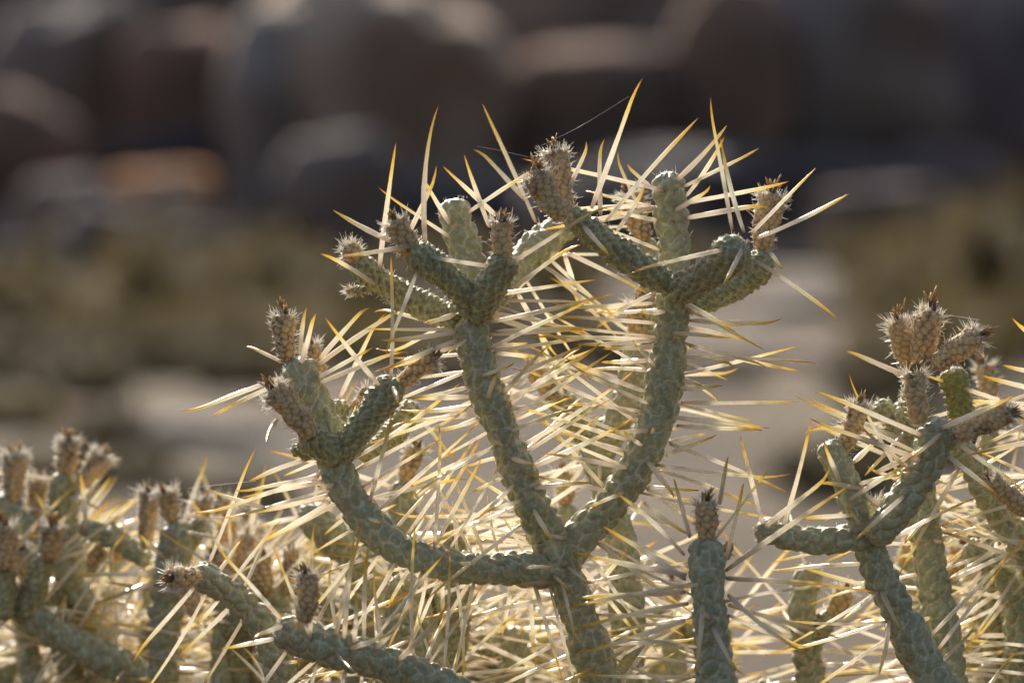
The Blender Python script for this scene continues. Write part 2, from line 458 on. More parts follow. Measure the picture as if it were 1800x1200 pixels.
def fruit_geo(bx, by, tx, ty, z, r, zt=None, round_=False, seed=0, quality=1.0, hair=1.0):
    thick = 1.7 if hair > 1.25 else 1.4
    zt = z if zt is None else zt
    b = P(bx, by, z); t = P(tx, ty, zt)
    dm = 1 + z / 1000; u = U * dm; r = r * u * .86
    ax = t - b; L = np.linalg.norm(ax); ax /= L
    side = np.cross(ax, FWD); side /= np.linalg.norm(side)
    bendv = side * rng.normal(0, .03) * L
    K = int((44 if quality >= 1 else 28)); nt_ = int(40 if quality >= 1 else 28)
    f = np.linspace(0, 1, K)
    C = b + ax * L * f[:, None] + bendv * (np.sin(f * math.pi))[:, None]
    T, A, B = frames(C, -FWD)
    if round_: prof = np.sqrt(np.clip(1 - ((f - .5) / .5) ** 2, 0.0004, 1))
    else:
        prof = np.interp(f, [0, .04, .12, .35, .65, .85, .93, .97, 1.0], [.45, .62, .76, .92, 1.0, .97, .90, .78, .42]); prof = prof * (1 + .06 * np.sin(f * 7 + seed) + .04 * np.sin(f * 17 + seed * 2))
    ths = np.linspace(0, 2 * math.pi, nt_, endpoint=False)
    rad = A[:, None] * np.cos(ths)[None, :, None] + B[:, None] * np.sin(ths)[None, :, None]
    n = max(5, int(round(8 * r / (21 * u)))); aw = 2 * math.pi * r / n; row = aw * 0.62
    vv = f * L / row
    uu = (ths / (2 * math.pi) * n)[None] + 0.25 * vv[:, None]
    Vv = np.repeat(vv[:, None], nt_, 1)
    F1, F2, LU, LV, ID = cellular(uu + .1 * np.sin(Vv * 3 + seed), Vv, n, aw, row, seed, 0.35)
    h = np.sqrt(np.clip(1 - (F1 / (aw * 0.62)) ** 2, 0, 1))
    groove = 1 - smooth(F2 - F1, 0.0, aw * 0.22)
    disp = 4.6 * u * (h - 0.6)
    tip = np.exp(-((LU) ** 2 + (LV) ** 2) / (2 * (2.4 * u) ** 2)) * .5
    disp = disp + r * .07 * np.sin(ths[None] * 2 + seed + f[:, None] * 5) + r * .05 * np.sin(ths[None] * 3 + f[:, None] * 11 + seed)
    disp = disp + (ID - .5) * 3.2 * u * h
    pos = C[:, None] + rad * (r * prof)[:, None, None] + rad * (disp * np.clip(prof * 1.2, 0, 1)[:, None])[:, :, None]
    dark = np.clip(groove * rng.uniform(.55, .95) + 0.5 * smooth(hash2(np.floor(Vv / 3), np.floor(uu / 2), seed), .75, .9), 0, 1)
    col = np.zeros((K, nt_, 4)); col[..., 0] = dark; col[..., 1] = tip; col[..., 2] = rng.uniform(0, .7); col[..., 3] = 1
    idx = np.arange(K * nt_).reshape(K, nt_)
    q = np.stack([idx[:-1], np.roll(idx[:-1], -1, 1), np.roll(idx[1:], -1, 1), idx[1:]], -1).reshape(-1, 4)
    body = MB(); body.add(pos.reshape(-1, 3), q, None, col.reshape(-1, 4), 0)
    cap_ = MB().__class__()
    # closing discs
    for ring, cc in ((0, C[0]), (K - 1, C[-1] - ax * 2 * u)):
        vv_ = np.vstack([pos[ring], cc[None]])
        tri = [[i, (i + 1) % nt_, nt_] for i in range(nt_)]
        body.add(vv_, None, tri, np.tile([0.9, 0, 0, 1], (nt_ + 1, 1)), 0)
    # bristles
    bb = []; tt = []; rr = []; be = []
    rows = int(L / row) + 1
    for j in range(rows + 1):
        for i in range(n):
            fr = (j * row + row * .2) / L
            if fr > 0.985: fr = 0.97
            t0 = ((i + 0.5 * (j % 2)) - 0.25 * j) / n * 2 * math.pi
            ki = min(K - 1, int(fr * (K - 1)))
            rd = A[ki] * math.cos(t0) + B[ki] * math.sin(t0)
            p0 = C[ki] + rd * r * prof[ki] * 1.03
            top = smooth(np.float64(fr), .6, 1)
            for _ in range(int(rng.integers(2, 6) * hair + 6 * top * hair)):
                Lb = rng.uniform(3.5, 10) * u * (1 + 0.7 * top)
                if rng.random() < 0.13 + 0.2 * top: Lb = rng.uniform(12, 27) * u
                d = rd * rng.uniform(.5, 1) + ax * rng.uniform(-.1, .6 + top) + rng.normal(0, .28, 3); d /= np.linalg.norm(d)
                q0 = p0 + rng.normal(0, 1.3, 3) * u
                bb.append(q0); tt.append(q0 + d * Lb); rr.append(rng.uniform(.24, .5) * thick * u * (1.3 if Lb > 12 * u else 1)); be.append(rng.normal(0, .1, 3) * Lb)
    if round_:
        for _ in range(170):
            d = rng.normal(0, 1, 3); d /= np.linalg.norm(d)
            if d.dot(ax) < -.4: continue
            q0 = C[K // 2] + d * r * .8
            Lb = rng.uniform(10, 24) * u
            bb.append(q0); tt.append(q0 + d * Lb); rr.append(rng.uniform(.45, .8) * u); be.append(rng.normal(0, .06, 3) * Lb)
    bris = MB(); cone_batch(np.array(bb), np.array(tt), np.array(rr), bris, 0, 3, np.array(be))
    fl = MB()
    if not round_:
        bb = []; tt = []; rr = []; be = []
        nf = 34
        lean = rng.normal(0, .12, 3)
        for k in range(nf):
            an = rng.uniform(0, 6.28); rd = A[-1] * math.cos(an) + B[-1] * math.sin(an)
            q0 = C[-1] - ax * 3 * u + rd * r * rng.uniform(0.0, .34)
            Lb = rng.uniform(.35, 1.15) * r * 1.15
            if k > nf - 5: Lb *= 1.2
            d = ax + rd * rng.uniform(-.4, .3) + lean * 2.2; d /= np.linalg.norm(d)
            bb.append(q0); tt.append(q0 + d * Lb); rr.append(rng.uniform(2.4, 5.0) * u * (r / (21 * u))); be.append(rng.normal(0, .28, 3) * Lb)
        cone_batch(np.array(bb), np.array(tt), np.array(rr), fl, 0, 5, np.array(be))
    return body, bris, fl

# ------------------------------------------------------------------ plants
def on_screen(p):
    q = p - C0; d = q.dot(FWD)
    return q.dot(RT) / d / U + 900, 600 - q.dot(UP) / d / U, (d - 1) * 1000

class Plant:
    def __init__(s, label, base_px, z, group='pencil cholla cactuses growing side by side'):
        g = P(base_px, 1200, z); s.base = np.array([g[0], g[1], 0.0])
        s.e = bpy.data.objects.new('pencil_cholla', None); scene.collection.objects.link(s.e)
        s.e.location = s.base; s.e.empty_display_size = 0.05
        tag(s.e, label, 'cactus', group)
        s.st = []; s.sp = []; s.k = 0
    def stem(s, pts, r0, r1, style='old', q=1.0, dens=0.0, cap=True, L=(150, 260), ground=False, front=0.22):
        s.k += 1
        mb, ar, C, R, T = stem(pts, r0, r1, style, seed=s.k * 3 + len(pts) + int(pts[0][0]) % 11, quality=q, cap=cap)
        m = {'old': M_OLD, 'young': M_YOUNG, 'green': M_GREEN}[style]
        ob = mb.build('stem_joint', [m, M_BRIS], s.e, s.base)
        s.st.append((ob, C, R))
        for p, nn, ax, fr in ar:
            pr = dens * 1.0
            f = nn.dot(-FWD)
            if f > 0.35: pr *= front
            if rng.random() > pr: continue
            a = rng.uniform(-.28, .42)
            d = nn + ax * a + rng.normal(0, .13, 3); d /= np.linalg.norm(d)
            LL = rng.uniform(*L) * U
            if rng.random() < .12: LL *= .55
            if d.dot(-FWD) > .6: LL *= .6
            s.sp.append((p - nn * 2 * U, p + d * LL, rng.uniform(6.2, 9.2), ob, None))
            sx, sy, _ = on_screen(s.sp[-1][1])
            if (sx > 1440 and sy < 640) or (sx < 330 and sy < 800) or sy < 330: s.sp.pop()
        return ob
    def fruit(s, bx, by, tx, ty, z, r, zt=None, round_=False, q=1.0, hair=1.0):
        body, br, fl = fruit_geo(bx, by, tx, ty, z, r, zt, round_, seed=len(s.st) + int(bx) % 13, quality=q, hair=hair)
        ob = body.build('dried_fruit', M_FRUIT, s.e, s.base)
        br.build('bristles', M_BRIS, ob, s.base)
        if fl.n: fl.build('withered_flower', M_WITHER, ob, s.base)
        return ob
    def spine(s, bx, by, tx, ty, wpx=9.5, zoff=None, zt=None):
        """a spine seen in the photo: rooted on the nearest stem of this plant"""
        best = None
        for ob, C, R in s.st:
            q = C - C0; d = q @ FWD
            X = (q @ RT) / d / U + 900; Y = 600 - (q @ UP) / d / U
            dist = np.hypot(X - bx, Y - by) - R / U / d
            i = int(np.argmin(dist))
            key = max(dist[i], -6) * 1.0 + (d[i] - 1) * 40
            if best is None or key < best[0]: best = (key, ob, (d[i] - 1) * 1000, R[i] / U / d[i], np.hypot(X[i] - bx, Y[i] - by))
        _, ob, zc, rp, dd = best
        dep = math.sqrt(max(0, rp * rp - dd * dd)) * U * 1000 if dd < rp else 0
        zb = zc - dep if zoff is None else zc + zoff
        pr = math.hypot(tx - bx, ty - by)
        L = rng.uniform(165, 215)
        if zt is None:
            dz = math.sqrt(max(0, L * L - pr * pr)) * U * 1000
            dz = min(dz, 14) + abs(rng.normal(0, 2))
            sgn = -1 if dep > 1.5 else rng.choice([-1, 1])
            zt = zb + sgn * dz * (0.75 if pr > 60 else 1.0)
        s.sp.append((P(bx, by, zb), P(tx, ty, zt), wpx, ob, 'x'))
    def finish(s, n=100):
        sc = []
        for b, t, wpx, ob, k in s.sp:
            x0, y0, _ = on_screen(b); x1, y1, z1 = on_screen(t)
            inside = sum(1 for f in (0, .25, .5, .75, 1) if -5 < x0 + (x1 - x0) * f < 1805 and -5 < y0 + (y1 - y0) * f < 1205) / 5
            sc.append(inside * math.hypot(x1 - x0, y1 - y0) - (z1 if k is None else -400))
        order = np.argsort(sc)[::-1]
        rest = MB()
        for r_, i in enumerate(order):
            b, t, wpx, ob, k = s.sp[i]
            dm = 1 + on_screen(b)[2] / 1000
            if r_ < n:
                m = MB(); spine_geo(b, t, wpx, m, dm=dm); m.build('spine', M_SPINE, ob, s.base)
            else:
                spine_geo(b, t, wpx, rest, dm=dm)
        if rest.n:
            o = rest.build('spines', M_SPINE, s.e, s.base); o['kind'] = 'stuff'
    def root(s, x, z, r=40, y0=1290):
        """woody lower trunk from just below the frame down to the ground"""
        p0 = P(x, y0, z); g = s.base
        pts = [p0 + (p0 - g) * 0.0, p0 * .72 + g * .28 + np.array([.012, 0, 0]), p0 * .4 + g * .6 + np.array([-.008, .006, 0]), g - np.array([0, 0, .03])]
        res, sl_ = catmull(pts, 0)
        ss = np.linspace(0, sl_[-1], 160)
        C = np.stack([np.interp(ss, sl_, res[:, i]) for i in range(3)], 1)
        T, A, B = frames(C, -FWD)
        th = np.linspace(0, 2 * math.pi, 28, endpoint=False)
        R = np.interp(ss / sl_[-1], [0, 1], [r * U, r * U * 3.0])
        rad = A[:, None] * np.cos(th)[None, :, None] + B[:, None] * np.sin(th)[None, :, None]
        F1, F2, LU, LV, ID = cellular((th / 6.2832 * 9)[None] + .2 * (ss / (.003))[:, None], np.repeat((ss / .004)[:, None], 28, 1), 9, .004, .004, 5, .5)
        pos = C[:, None] + rad * (R[:, None] * (0.94 + .1 * smooth(F2 - F1, 0, .002)))[:, :, None]
        idx = np.arange(160 * 28).reshape(160, 28)
        q = np.stack([idx[:-1], np.roll(idx[:-1], -1, 1), np.roll(idx[1:], -1, 1), idx[1:]], -1).reshape(-1, 4)
        mb = MB(); mb.add(pos.reshape(-1, 3), q, None, np.tile([0, 0, 0, 1], (len(idx.ravel()), 1))); mb.build('trunk', M_WOOD, s.e, s.base)

# ---- the tall forked cactus in the middle
A = Plant('tall forked pencil cholla at centre, three long arms topped with dried fruits', 1075, 8)
A.stem([(1080, 1300, 8), (1055, 1200, 6), (1025, 1100, 3), (1000, 1030, 1), (983, 975, 0)], 40, 33, dens=.42)
A.stem([(1000, 1000, 0), (960, 1003, -1), (900, 999, -4), (830, 998, -6), (767, 988, -8), (700, 962, -8), (650, 920, -8), (611, 865, -8), (590, 820, -8), (580, 785, -7)], 30, 31, dens=.62)
A.stem([(583, 800, -6), (576, 755, -6), (558, 712, -5), (535, 668, -4), (518, 630, -3)], 25, 34, dens=.07)
A.stem([(592, 800, -12), (572, 788, -15), (550, 772, -17), (533, 757, -18)], 26, 30, 'young')
A.stem([(555, 795, -8), (533, 793, -9), (513, 788, -10)], 14, 13, 'young')
A.stem([(597, 800, -11), (622, 768, -13), (652, 728, -14), (678, 692, -14), (694, 664, -13)], 26, 32, 'young')
A.stem([(630, 800, 12), (672, 782, 15), (705, 745, 18), (727, 705, 19)], 22, 24, 'young')
A.stem([(592, 790, 10), (596, 745, 14), (598, 703, 16)], 20, 19, 'young')
A.stem([(998, 1000, 0), (975, 965, 0), (960, 935, 0), (937, 890, -3), (911, 830, -4), (884, 760, -5), (854, 680, -6), (838, 627, -6), (824, 555, -6)], 34, 31, dens=.46)
A.stem([(836, 560, -2), (834, 500, 2), (820, 445, 4), (803, 392, 5), (795, 350, 6)], 26, 33, dens=.10)
A.stem([(836, 550, -9), (812, 512, -15), (776, 477, -18), (734, 448, -20), (722, 438, -20)], 25, 30, 'young')
A.stem([(815, 560, -4), (770, 548, -2), (715, 522, -1), (665, 492, -2), (622, 460, -4)], 25, 26, 'young')
A.stem([(655, 508, 0), (636, 510, 0), (618, 512, 0)], 8, 9, 'young')
A.stem([(838, 560, -10), (852, 520, -15), (874, 485, -17), (893, 447, -18)], 28, 32, 'young')
A.stem([(850, 545, 6), (888, 498, 12), (930, 445, 18), (972, 410, 22), (1008, 385, 24)], 25, 31, dens=.25)
A.stem([(975, 1010, 2), (1012, 950, 2), (1056, 905, 2), (1092, 862, 1), (1122, 815, 0), (1145, 762, 0), (1160, 712, 0), (1173, 640, 0), (1182, 565, 0), (1184, 500, 0)], 34, 32, dens=.42)
A.stem([(1187, 510, 2), (1186, 450, 3), (1182, 400, 3), (1177, 350, 3), (1174, 302, 3)], 27, 32, dens=.12)
A.stem([(1185, 505, -8), (1135, 476, -11), (1084, 440, -13), (1038, 406, -13), (1000, 374, -12)], 27, 28, 'young')
A.stem([(1186, 510, -10), (1228, 492, -15), (1268, 462, -19), (1308, 424, -22)], 29, 37, 'young')
A.stem([(1205, 530, 6), (1260, 518, 10), (1312, 488, 12), (1352, 447, 13)], 26, 30, 'young')
for a in [(507, 632, 497, 552, -3, 22), (545, 770, 477, 684, -22, 25), (700, 678, 765, 630, -12, 18), (726, 444, 693, 388, -20, 23), (888, 462, 882, 388, -18, 21),
          (1001, 388, 976, 262, -10, 23), (988, 384, 940, 306, -20, 26), (1340, 440, 1358, 340, 14, 25), (618, 722, 652, 685, 14, 15), (566, 655, 548, 605, 24, 12)]:
    A.fruit(*a)
A.fruit(625, 466, 610, 428, -4, 19, round_=True)
A.fruit(628, 512, 613, 512, 0, 8, round_=False, hair=.6)
for sp in """667 470 696 251|748 428 767 187|697 455 775 295|792 395 741 308|852 457 663 332|690 425 585 369|660 501 562 443|722 432 598 451|858 468 692 443
860 399 815 272|871 378 778 292|942 391 847 182|925 353 837 257|822 374 935 300|733 478 675 625|687 662 686 450|890 468 1077 349|895 512 1015 425|990 430 852 568|908 512 980 633
800 552 741 568|560 640 723 532|563 630 650 532|667 677 572 558|530 637 553 548|527 622 538 538|497 637 435 607|499 662 322 730|517 664 372 732|597 700 670 547
560 663 657 610|563 672 717 610|803 583 668 600|803 607 658 653|805 597 680 647|823 680 717 700|823 697 717 699|830 713 703 723|835 728 690 743|840 735 780 757|717 707 802 813
540 807 437 848|560 837 410 868|568 845 425 875|577 870 432 903|580 882 448 958|467 893 365 862|487 737 467 780|690 680 700 712
1040 366 1123 136|1065 389 1228 207|1056 378 1056 241|1287 405 1244 173|1190 316 1279 219|1206 345 1273 241|1308 408 1267 243|1202 328 1337 261|1321 410 1434 295|1331 418 1493 340
1200 357 1387 321|1208 383 1354 357|1187 370 1254 329|1323 455 1477 563|1271 439 1106 478|1304 439 1271 502|1354 445 1373 474|1167 335 917 280|1145 330 1100 290|1129 378 1079 268
1154 387 1062 366|1144 360 945 373|1085 405 1135 325|1025 397 1073 451|1000 330 1037 251|998 445 1140 516|992 449 1015 537|967 472 1090 600|1212 563 1379 568|1200 530 1344 614
1202 530 1294 583|1181 585 1283 595|1148 533 971 542|1148 516 1056 566|1150 568 973 555|1169 547 1121 549|1212 607 1350 641|1192 625 1297 638|1195 683 1271 678|1200 668 1233 677
1197 707 1410 705|1177 733 1353 752|1190 748 1343 753|1177 777 1242 762|1170 800 1263 765|1177 780 1383 864|1160 827 1332 893|1138 810 1188 873|1140 855 1230 862|1137 858 1225 920
1133 883 1215 943|1140 633 1057 637|1147 597 1013 605|1150 609 1057 613|1135 688 993 628|1140 710 1002 642|1123 732 903 638|1110 775 888 707|1140 756 1070 760|1102 822 955 795
1067 863 915 832|1097 865 1033 893|887 707 1060 605|903 733 1077 618|880 673 1033 605|883 693 970 598|923 780 1120 648|897 758 1008 717|937 820 1115 735|870 583 1040 575|865 555 1003 600
865 608 928 603|868 620 943 628|858 700 875 655|900 805 938 817|938 895 972 952|940 858 1040 848|848 660 905 640|915 880 850 900|905 850 837 913""".replace('\n', '|').split('|'):
    A.spine(*map(float, sp.split()), wpx=rng.uniform(8.6, 10.6))
A.root(1080, 8)
A.finish()

# ---- a second one right behind it
B = Plant('pencil cholla standing behind the right arm of the tall forked cactus', 1110, 45)
B.stem([(1107, 1300, 46), (1103, 1200, 45), (1102, 1060, 43), (1095, 965, 42), (1072, 890, 42), (1056, 835, 42), (1050, 775, 42)], 33, 27, dens=.42)
B.stem([(1055, 800, 44), (1025, 758, 46), (1003, 728, 47), (990, 695, 48)], 24, 26, 'young', dens=.1)
B.stem([(1050, 800, 42), (1083, 745, 40), (1108, 690, 38), (1120, 640, 38), (1126, 600, 38)], 27, 30, dens=.2)
B.stem([(1130, 640, 40), (1148, 560, 40), (1142, 480, 40), (1132, 418, 38)], 22, 22, dens=.15)
B.stem([(1040, 1300, 72), (1015, 1080, 70), (1003, 980, 70), (990, 885, 70)], 26, 22, dens=.5)
B.fruit(1127, 606, 1121, 530, 38, 21); B.fruit(1133, 425, 1107, 338, 38, 22); B.fruit(985, 725, 937, 648, 50, 18); B.fruit(990, 700, 973, 645, 58, 14)
B.fruit(990, 886, 992, 832, 70, 19); B.fruit(1055, 955, 1075, 925, 60, 14)
B.root(1107, 46, 34); B.finish(70)

# ---- the single stem in front
Cc = Plant('single upright pencil cholla stem in front with one dried fruit on top', 1262, -35)
Cc.stem([(1264, 1310, -36), (1259, 1210, -35), (1251, 1110, -35), (1243, 1020, -35), (1241, 945, -34)], 38, 30, dens=.5, L=(140, 230), front=.16)
Cc.stem([(1262, 990, -26), (1276, 972, -25), (1284, 952, -25)], 9, 10, 'young')
Cc.fruit(1243, 952, 1240, 880, -35, 22)
for sp in """1213 943 1185 840|1265 885 1279 802|1275 985 1307 848|1203 975 1072 857|1207 1010 1007 970|1275 1003 1500 848|1275 1015 1463 1025|1205 1018 1060 925|1278 1017 1540 1040|1205 1040 1007 1048
1280 1062 1480 1118|1205 1090 1020 1150|1280 1045 1420 1150|1236 1060 1222 1190|1252 1100 1300 1190|1280 1080 1425 1145|1210 1060 1016 1103""".replace('\n', '|').split('|'):
    Cc.spine(*map(float, sp.split()), wpx=rng.uniform(9, 11.5))
Cc.root(1264, -36); Cc.finish()

# ---- the group at the right
D = Plant('branched pencil cholla at right, crowned by a cluster of hairy dried fruits', 1680, 0)
D.stem([(1700, 1310, -5), (1655, 1220, -5), (1605, 1130, -5), (1575, 1065, -5), (1545, 1005, -5), (1525, 955, -5), (1518, 925, -5)], 40, 29, dens=.36)
D.stem([(1535, 945, -6), (1490, 947, -7), (1420, 949, -9), (1365, 938, -10), (1328, 926, -10)], 24, 25, dens=.0)
D.stem([(1522, 950, -6), (1505, 890, -8), (1482, 835, -9), (1452, 776, -9)], 26, 27, dens=.0)
D.stem([(1530, 950, -9), (1568, 908, -11), (1606, 852, -12), (1636, 795, -13), (1655, 733, -13)], 27, 37, dens=.1)
D.stem([(1685, 1310, 20), (1668, 1190, 20), (1650, 1080, 20), (1630, 960, 20), (1618, 860, 22), (1603, 765, 22), (1600, 695, 20)], 34, 28, dens=.45)
D.stem([(1603, 770, 17), (1606, 700, 16), (1612, 645, 15)], 22, 24, 'young')
D.stem([(1695, 755, 14), (1686, 705, 12), (1672, 645, 10)], 23, 27, 'green')
D.stem([(1610, 765, 24), (1570, 735, 26), (1535, 712, 27)], 22, 24, 'young', dens=.1)
D.stem([(1660, 770, 14), (1705, 810, 17), (1750, 890, 20), (1800, 960, 22), (1850, 1040, 24)], 25, 28, dens=.4)
D.stem([(1760, 1250, 72), (1740, 1080, 72), (1738, 900, 70), (1735, 715, 70)], 24, 20, dens=.45)
D.stem([(1700, 960, 26), (1770, 1010, 30), (1790, 1100, 32), (1790, 1300, 34)], 24, 30, dens=.5)
D.stem([(1900, 1310, 12), (1880, 1100, 12), (1865, 900, 12), (1858, 720, 12), (1850, 620, 12)], 32, 28, dens=.4)
D.fruit(1482, 790, 1511, 708, -8, 20); D.fruit(1618, 745, 1608, 652, -16, 22); D.fruit(1680, 768, 1775, 722, -18, 21)
D.fruit(1603, 655, 1577, 562, 12, 22); D.fruit(1622, 655, 1638, 545, 6, 25); D.fruit(1648, 645, 1722, 590, 2, 23)
D.fruit(1735, 722, 1729, 640, 70, 19); D.fruit(1806, 902, 1740, 842, 2, 20); D.fruit(1548, 925, 1532, 880, 30, 13)
for sp in """1585 657 1491 616|1621 765 1432 685|1600 780 1420 701|1618 809 1420 739|1560 800 1423 742|1378 922 1426 738|1340 920 1300 763|1654 753 1786 696|1684 780 1803 861|1477 849 1447 777
1800 984 1642 927|1549 1038 1587 1113|1563 1089 1543 1188|1500 812 1545 770|1590 760 1520 835|1540 830 1640 780|1520 860 1440 845|1665 800 1755 870|1345 925 1470 828|1590 870 1502 950
1510 850 1600 830|1640 900 1590 955|1655 760 1590 810|1500 905 1410 910|1490 880 1595 815|1850 625 1778 563|1850 690 1725 660|1855 720 1710 790|1858 770 1700 800|1850 655 1760 640""".replace('\n', '|').split('|'):
    D.spine(*map(float, sp.split()), wpx=rng.uniform(9, 11))
D.root(1700, -5); D.finish()

# ---- between the single stem and the right group, farther back
I = Plant('small pencil cholla half hidden behind, between the single stem and the right cluster', 1440, 55)
I.stem([(1445, 1310, 52), (1425, 1190, 52), (1410, 1100, 50), (1415, 1035, 50), (1432, 995, 50)], 28, 25, dens=.42)
I.stem([(1415, 1150, 50), (1440, 1110, 50), (1462, 1075, 50)], 20, 20, 'young', dens=.2)
I.stem([(1345, 1310, 70), (1350, 1230, 70), (1352, 1190, 70)], 28, 26, dens=.5)
I.fruit(1462, 1085, 1488, 1035, 50, 18)
I.root(1445, 52); I.finish(70)

# ---- low arm at the bottom, left of centre
E = Plant('pencil cholla whose low arm lies almost level, one upright dried fruit on it', 800, -22)
E.stem([(850, 1310, -20), (800, 1225, -23), (740, 1188, -25), (660, 1160, -28), (590, 1140, -30), (530, 1120, -30), (483, 1103, -30)], 36, 33, dens=.36)
E.stem([(800, 1310, 18), (772, 1200, 19), (748, 1115, 20), (718, 1050, 20), (702, 1008, 20)], 34, 27, dens=.4)
E.stem([(775, 1150, 22), (770, 1080, 24), (750, 1030, 24)], 14, 13, 'young')
E.stem([(505, 1310, 14), (498, 1220, 14), (486, 1155, 13), (462, 1100, 12), (428, 1060, 11), (388, 1030, 9), (338, 1004, 8)], 29, 27, dens=.45)
E.fruit(533, 1094, 541, 1008, -36, 22); E.fruit(348, 1012, 300, 1015, 4, 20, zt=-4)
for sp in """590 1118 640 910|605 1122 625 940|640 1128 645 965|655 1010 610 1030|700 1160 790 1060|660 1140 730 1055|615 1140 695 1110|495 1100 445 1118|545 1120 547 915|548 1125 480 960""".replace('\n', '|').split('|'):
    E.spine(*map(float, sp.split()), wpx=rng.uniform(9, 11))
E.root(845, -20); E.finish()

# ---- behind the left arm
H = Plant('out of focus pencil cholla behind the left arm of the tall forked cactus', 640, 65)
H.stem([(650, 1310, 70), (655, 1160, 65), (640, 1010, 62), (590, 950, 60), (530, 888, 60)], 32, 32, dens=.45)
H.stem([(680, 1240, 52), (700, 1080, 52), (706, 960, 52), (708, 845, 52)], 26, 24, dens=.4)
H.stem([(790, 1230, 52), (805, 1080, 52), (800, 980, 52), (798, 915, 52)], 24, 22, 'young', dens=.4)
H.stem([(490, 1310, 80), (495, 1180, 78), (490, 1080, 76), (475, 1030, 74)], 30, 24, dens=.5)
H.stem([(880, 1310, 60), (900, 1180, 60), (905, 1100, 62)], 28, 25, dens=.7)
H.fruit(712, 850, 733, 785, 52, 18); H.fruit(468, 1045, 460, 975, 72, 18); H.fruit(500, 1045, 512, 965, 74, 16)
H.root(650, 70); H.finish(70)

# ---- blurred clump at the far left
G = Plant('blurred clump of pencil cholla at the far left with many shaggy dried fruits', 330, 95)
G.stem([(360, 1320, 92), (265, 1200, 90), (150, 1140, 90), (60, 1085, 90), (0, 1035, 90), (-45, 990, 90)], 32, 27, q=.7, dens=.4)
G.stem([(40, 1090, 88), (58, 1040, 88), (78, 975, 88)], 23, 25, 'young', q=.7, dens=.1)
G.stem([(0, 1090, 84), (4, 1040, 84), (8, 990, 84)], 23, 25, 'young', q=.7)
G.stem([(120, 1180, 108), (112, 1080, 108), (120, 960, 108), (112, 890, 108), (110, 828, 108)], 25, 26, 'young', q=.7, dens=.25)
G.stem([(-50, 868, 108), (15, 895, 108), (70, 940, 108), (115, 1000, 106), (160, 1080, 104)], 22, 22, q=.7, dens=.25)
G.stem([(290, 1320, 80), (287, 1180, 80), (290, 1090, 80), (302, 1000, 80), (316, 915, 80)], 26, 32, q=.7, dens=.22)
G.stem([(320, 965, 82), (340, 945, 82), (352, 912, 82)], 16, 19, 'young', q=.7)
G.stem([(140, 925, 92), (200, 945, 92), (262, 985, 90)], 18, 19, q=.7, dens=.2)
G.stem([(430, 1320, 125), (432, 1150, 125), (405, 1010, 125), (395, 930, 125)], 25, 23, q=.7, dens=.5)
G.stem([(200, 1320, 140), (195, 1180, 140), (165, 1050, 140), (205, 960, 140)], 26, 23, q=.7, dens=.55)
G.stem([(-20, 1320, 120), (0, 1200, 120), (40, 1130, 120)], 26, 23, q=.7, dens=.5)
for a in [(86, 985, 92, 925, 86, 22), (10, 1000, 5, 925, 80, 24), (116, 835, 120, 775, 108, 20), (140, 855, 180, 800, 106, 20), (22, 885, 26, 800, 108, 22), (60, 915, 68, 845, 112, 18),
          (302, 918, 292, 865, 80, 18), (256, 965, 262, 865, 86, 17), (395, 935, 388, 880, 125, 16), (415, 950, 432, 895, 130, 16), (555, 940, 560, 900, 135, 15), (212, 985, 200, 930, 110, 18), (168, 1010, 176, 955, 100, 18), (352, 915, 358, 878, 82, 16), (452, 985, 446, 930, 120, 16), (48, 1030, 42, 968, 100, 19), (345, 1080, 330, 1030, 60, 17)]:
    G.fruit(*a, q=.7, hair=1.6)
for sp in """110 960 60 860|150 930 140 830|330 905 400 925|300 1010 165 1060|288 980 245 940|130 950 220 880|150 945 250 870|160 950 265 900""".replace('\n', '|').split('|'):
    G.spine(*map(float, sp.split()), wpx=10)
G.root(350, 92); G.finish()

# ---- thickets of lower plants behind, seen only as a blurred tangle
def thicket(label, x0, x1, z0, z1, ytop, n, seed, nf, dens=.75):
    rs = np.random.default_rng(seed)
    K = Plant(label, (x0 + x1) / 2, (z0 + z1) / 2)
    xc = (x0 + x1) / 2
    for i in range(n):
        x = x0 + (x1 - x0) * (i + rs.uniform(.1, .9)) / n; z = rs.uniform(z0, z1)
        yt = rs.uniform(*ytop); lean = rs.uniform(-70, 70); r = rs.uniform(18, 25)
        pts = [(xc * .25 + x * .75, 1330, z), (x + lean * .2, 1330 - (1330 - yt) * .45, z), (x + lean * .6, yt + 50, z), (x + lean, yt, z)]
        K.stem(pts, r * 1.1, r, q=.6, dens=dens * .85, L=(110, 220))
        if rs.random() < .6:
            yb = yt + 70; sg = rs.choice([-1, 1])
            K.stem([(x + lean * .5, yb + 20, z - 2), (x + lean * .5 + sg * 35, yb - 10, z - 4), (x + lean * .5 + sg * 60, yb - 55, z - 4)], r * .8, r * .8, 'young', q=.6, dens=.25)
        if i < nf:
            a = rs.uniform(-25, 25)
            K.fruit(x + lean, yt + 6, x + lean + a, yt - 52, z, rs.uniform(15, 19), q=.6, hair=1.2)
    K.root(xc, (z0 + z1) / 2); K.finish(40)
thicket('blurred low cholla thicket behind the level arm at the bottom left', 380, 640, 65, 110, (930, 1050), 7, 3, 4)
thicket('blurred low cholla thicket behind the main trunk at the bottom', 640, 980, 70, 115, (1020, 1120), 7, 5, 3)
thicket('blurred low cholla thicket between main trunk and single front stem', 1130, 1330, 65, 105, (1040, 1130), 4, 8, 1)
thicket('blurred low cholla thicket at the bottom right corner', 1600, 1850, 60, 100, (900, 1080), 6, 9, 4)
thicket('most blurred cholla thicket filling the bottom left corner', -20, 330, 110, 160, (960, 1080), 7, 12, 4)

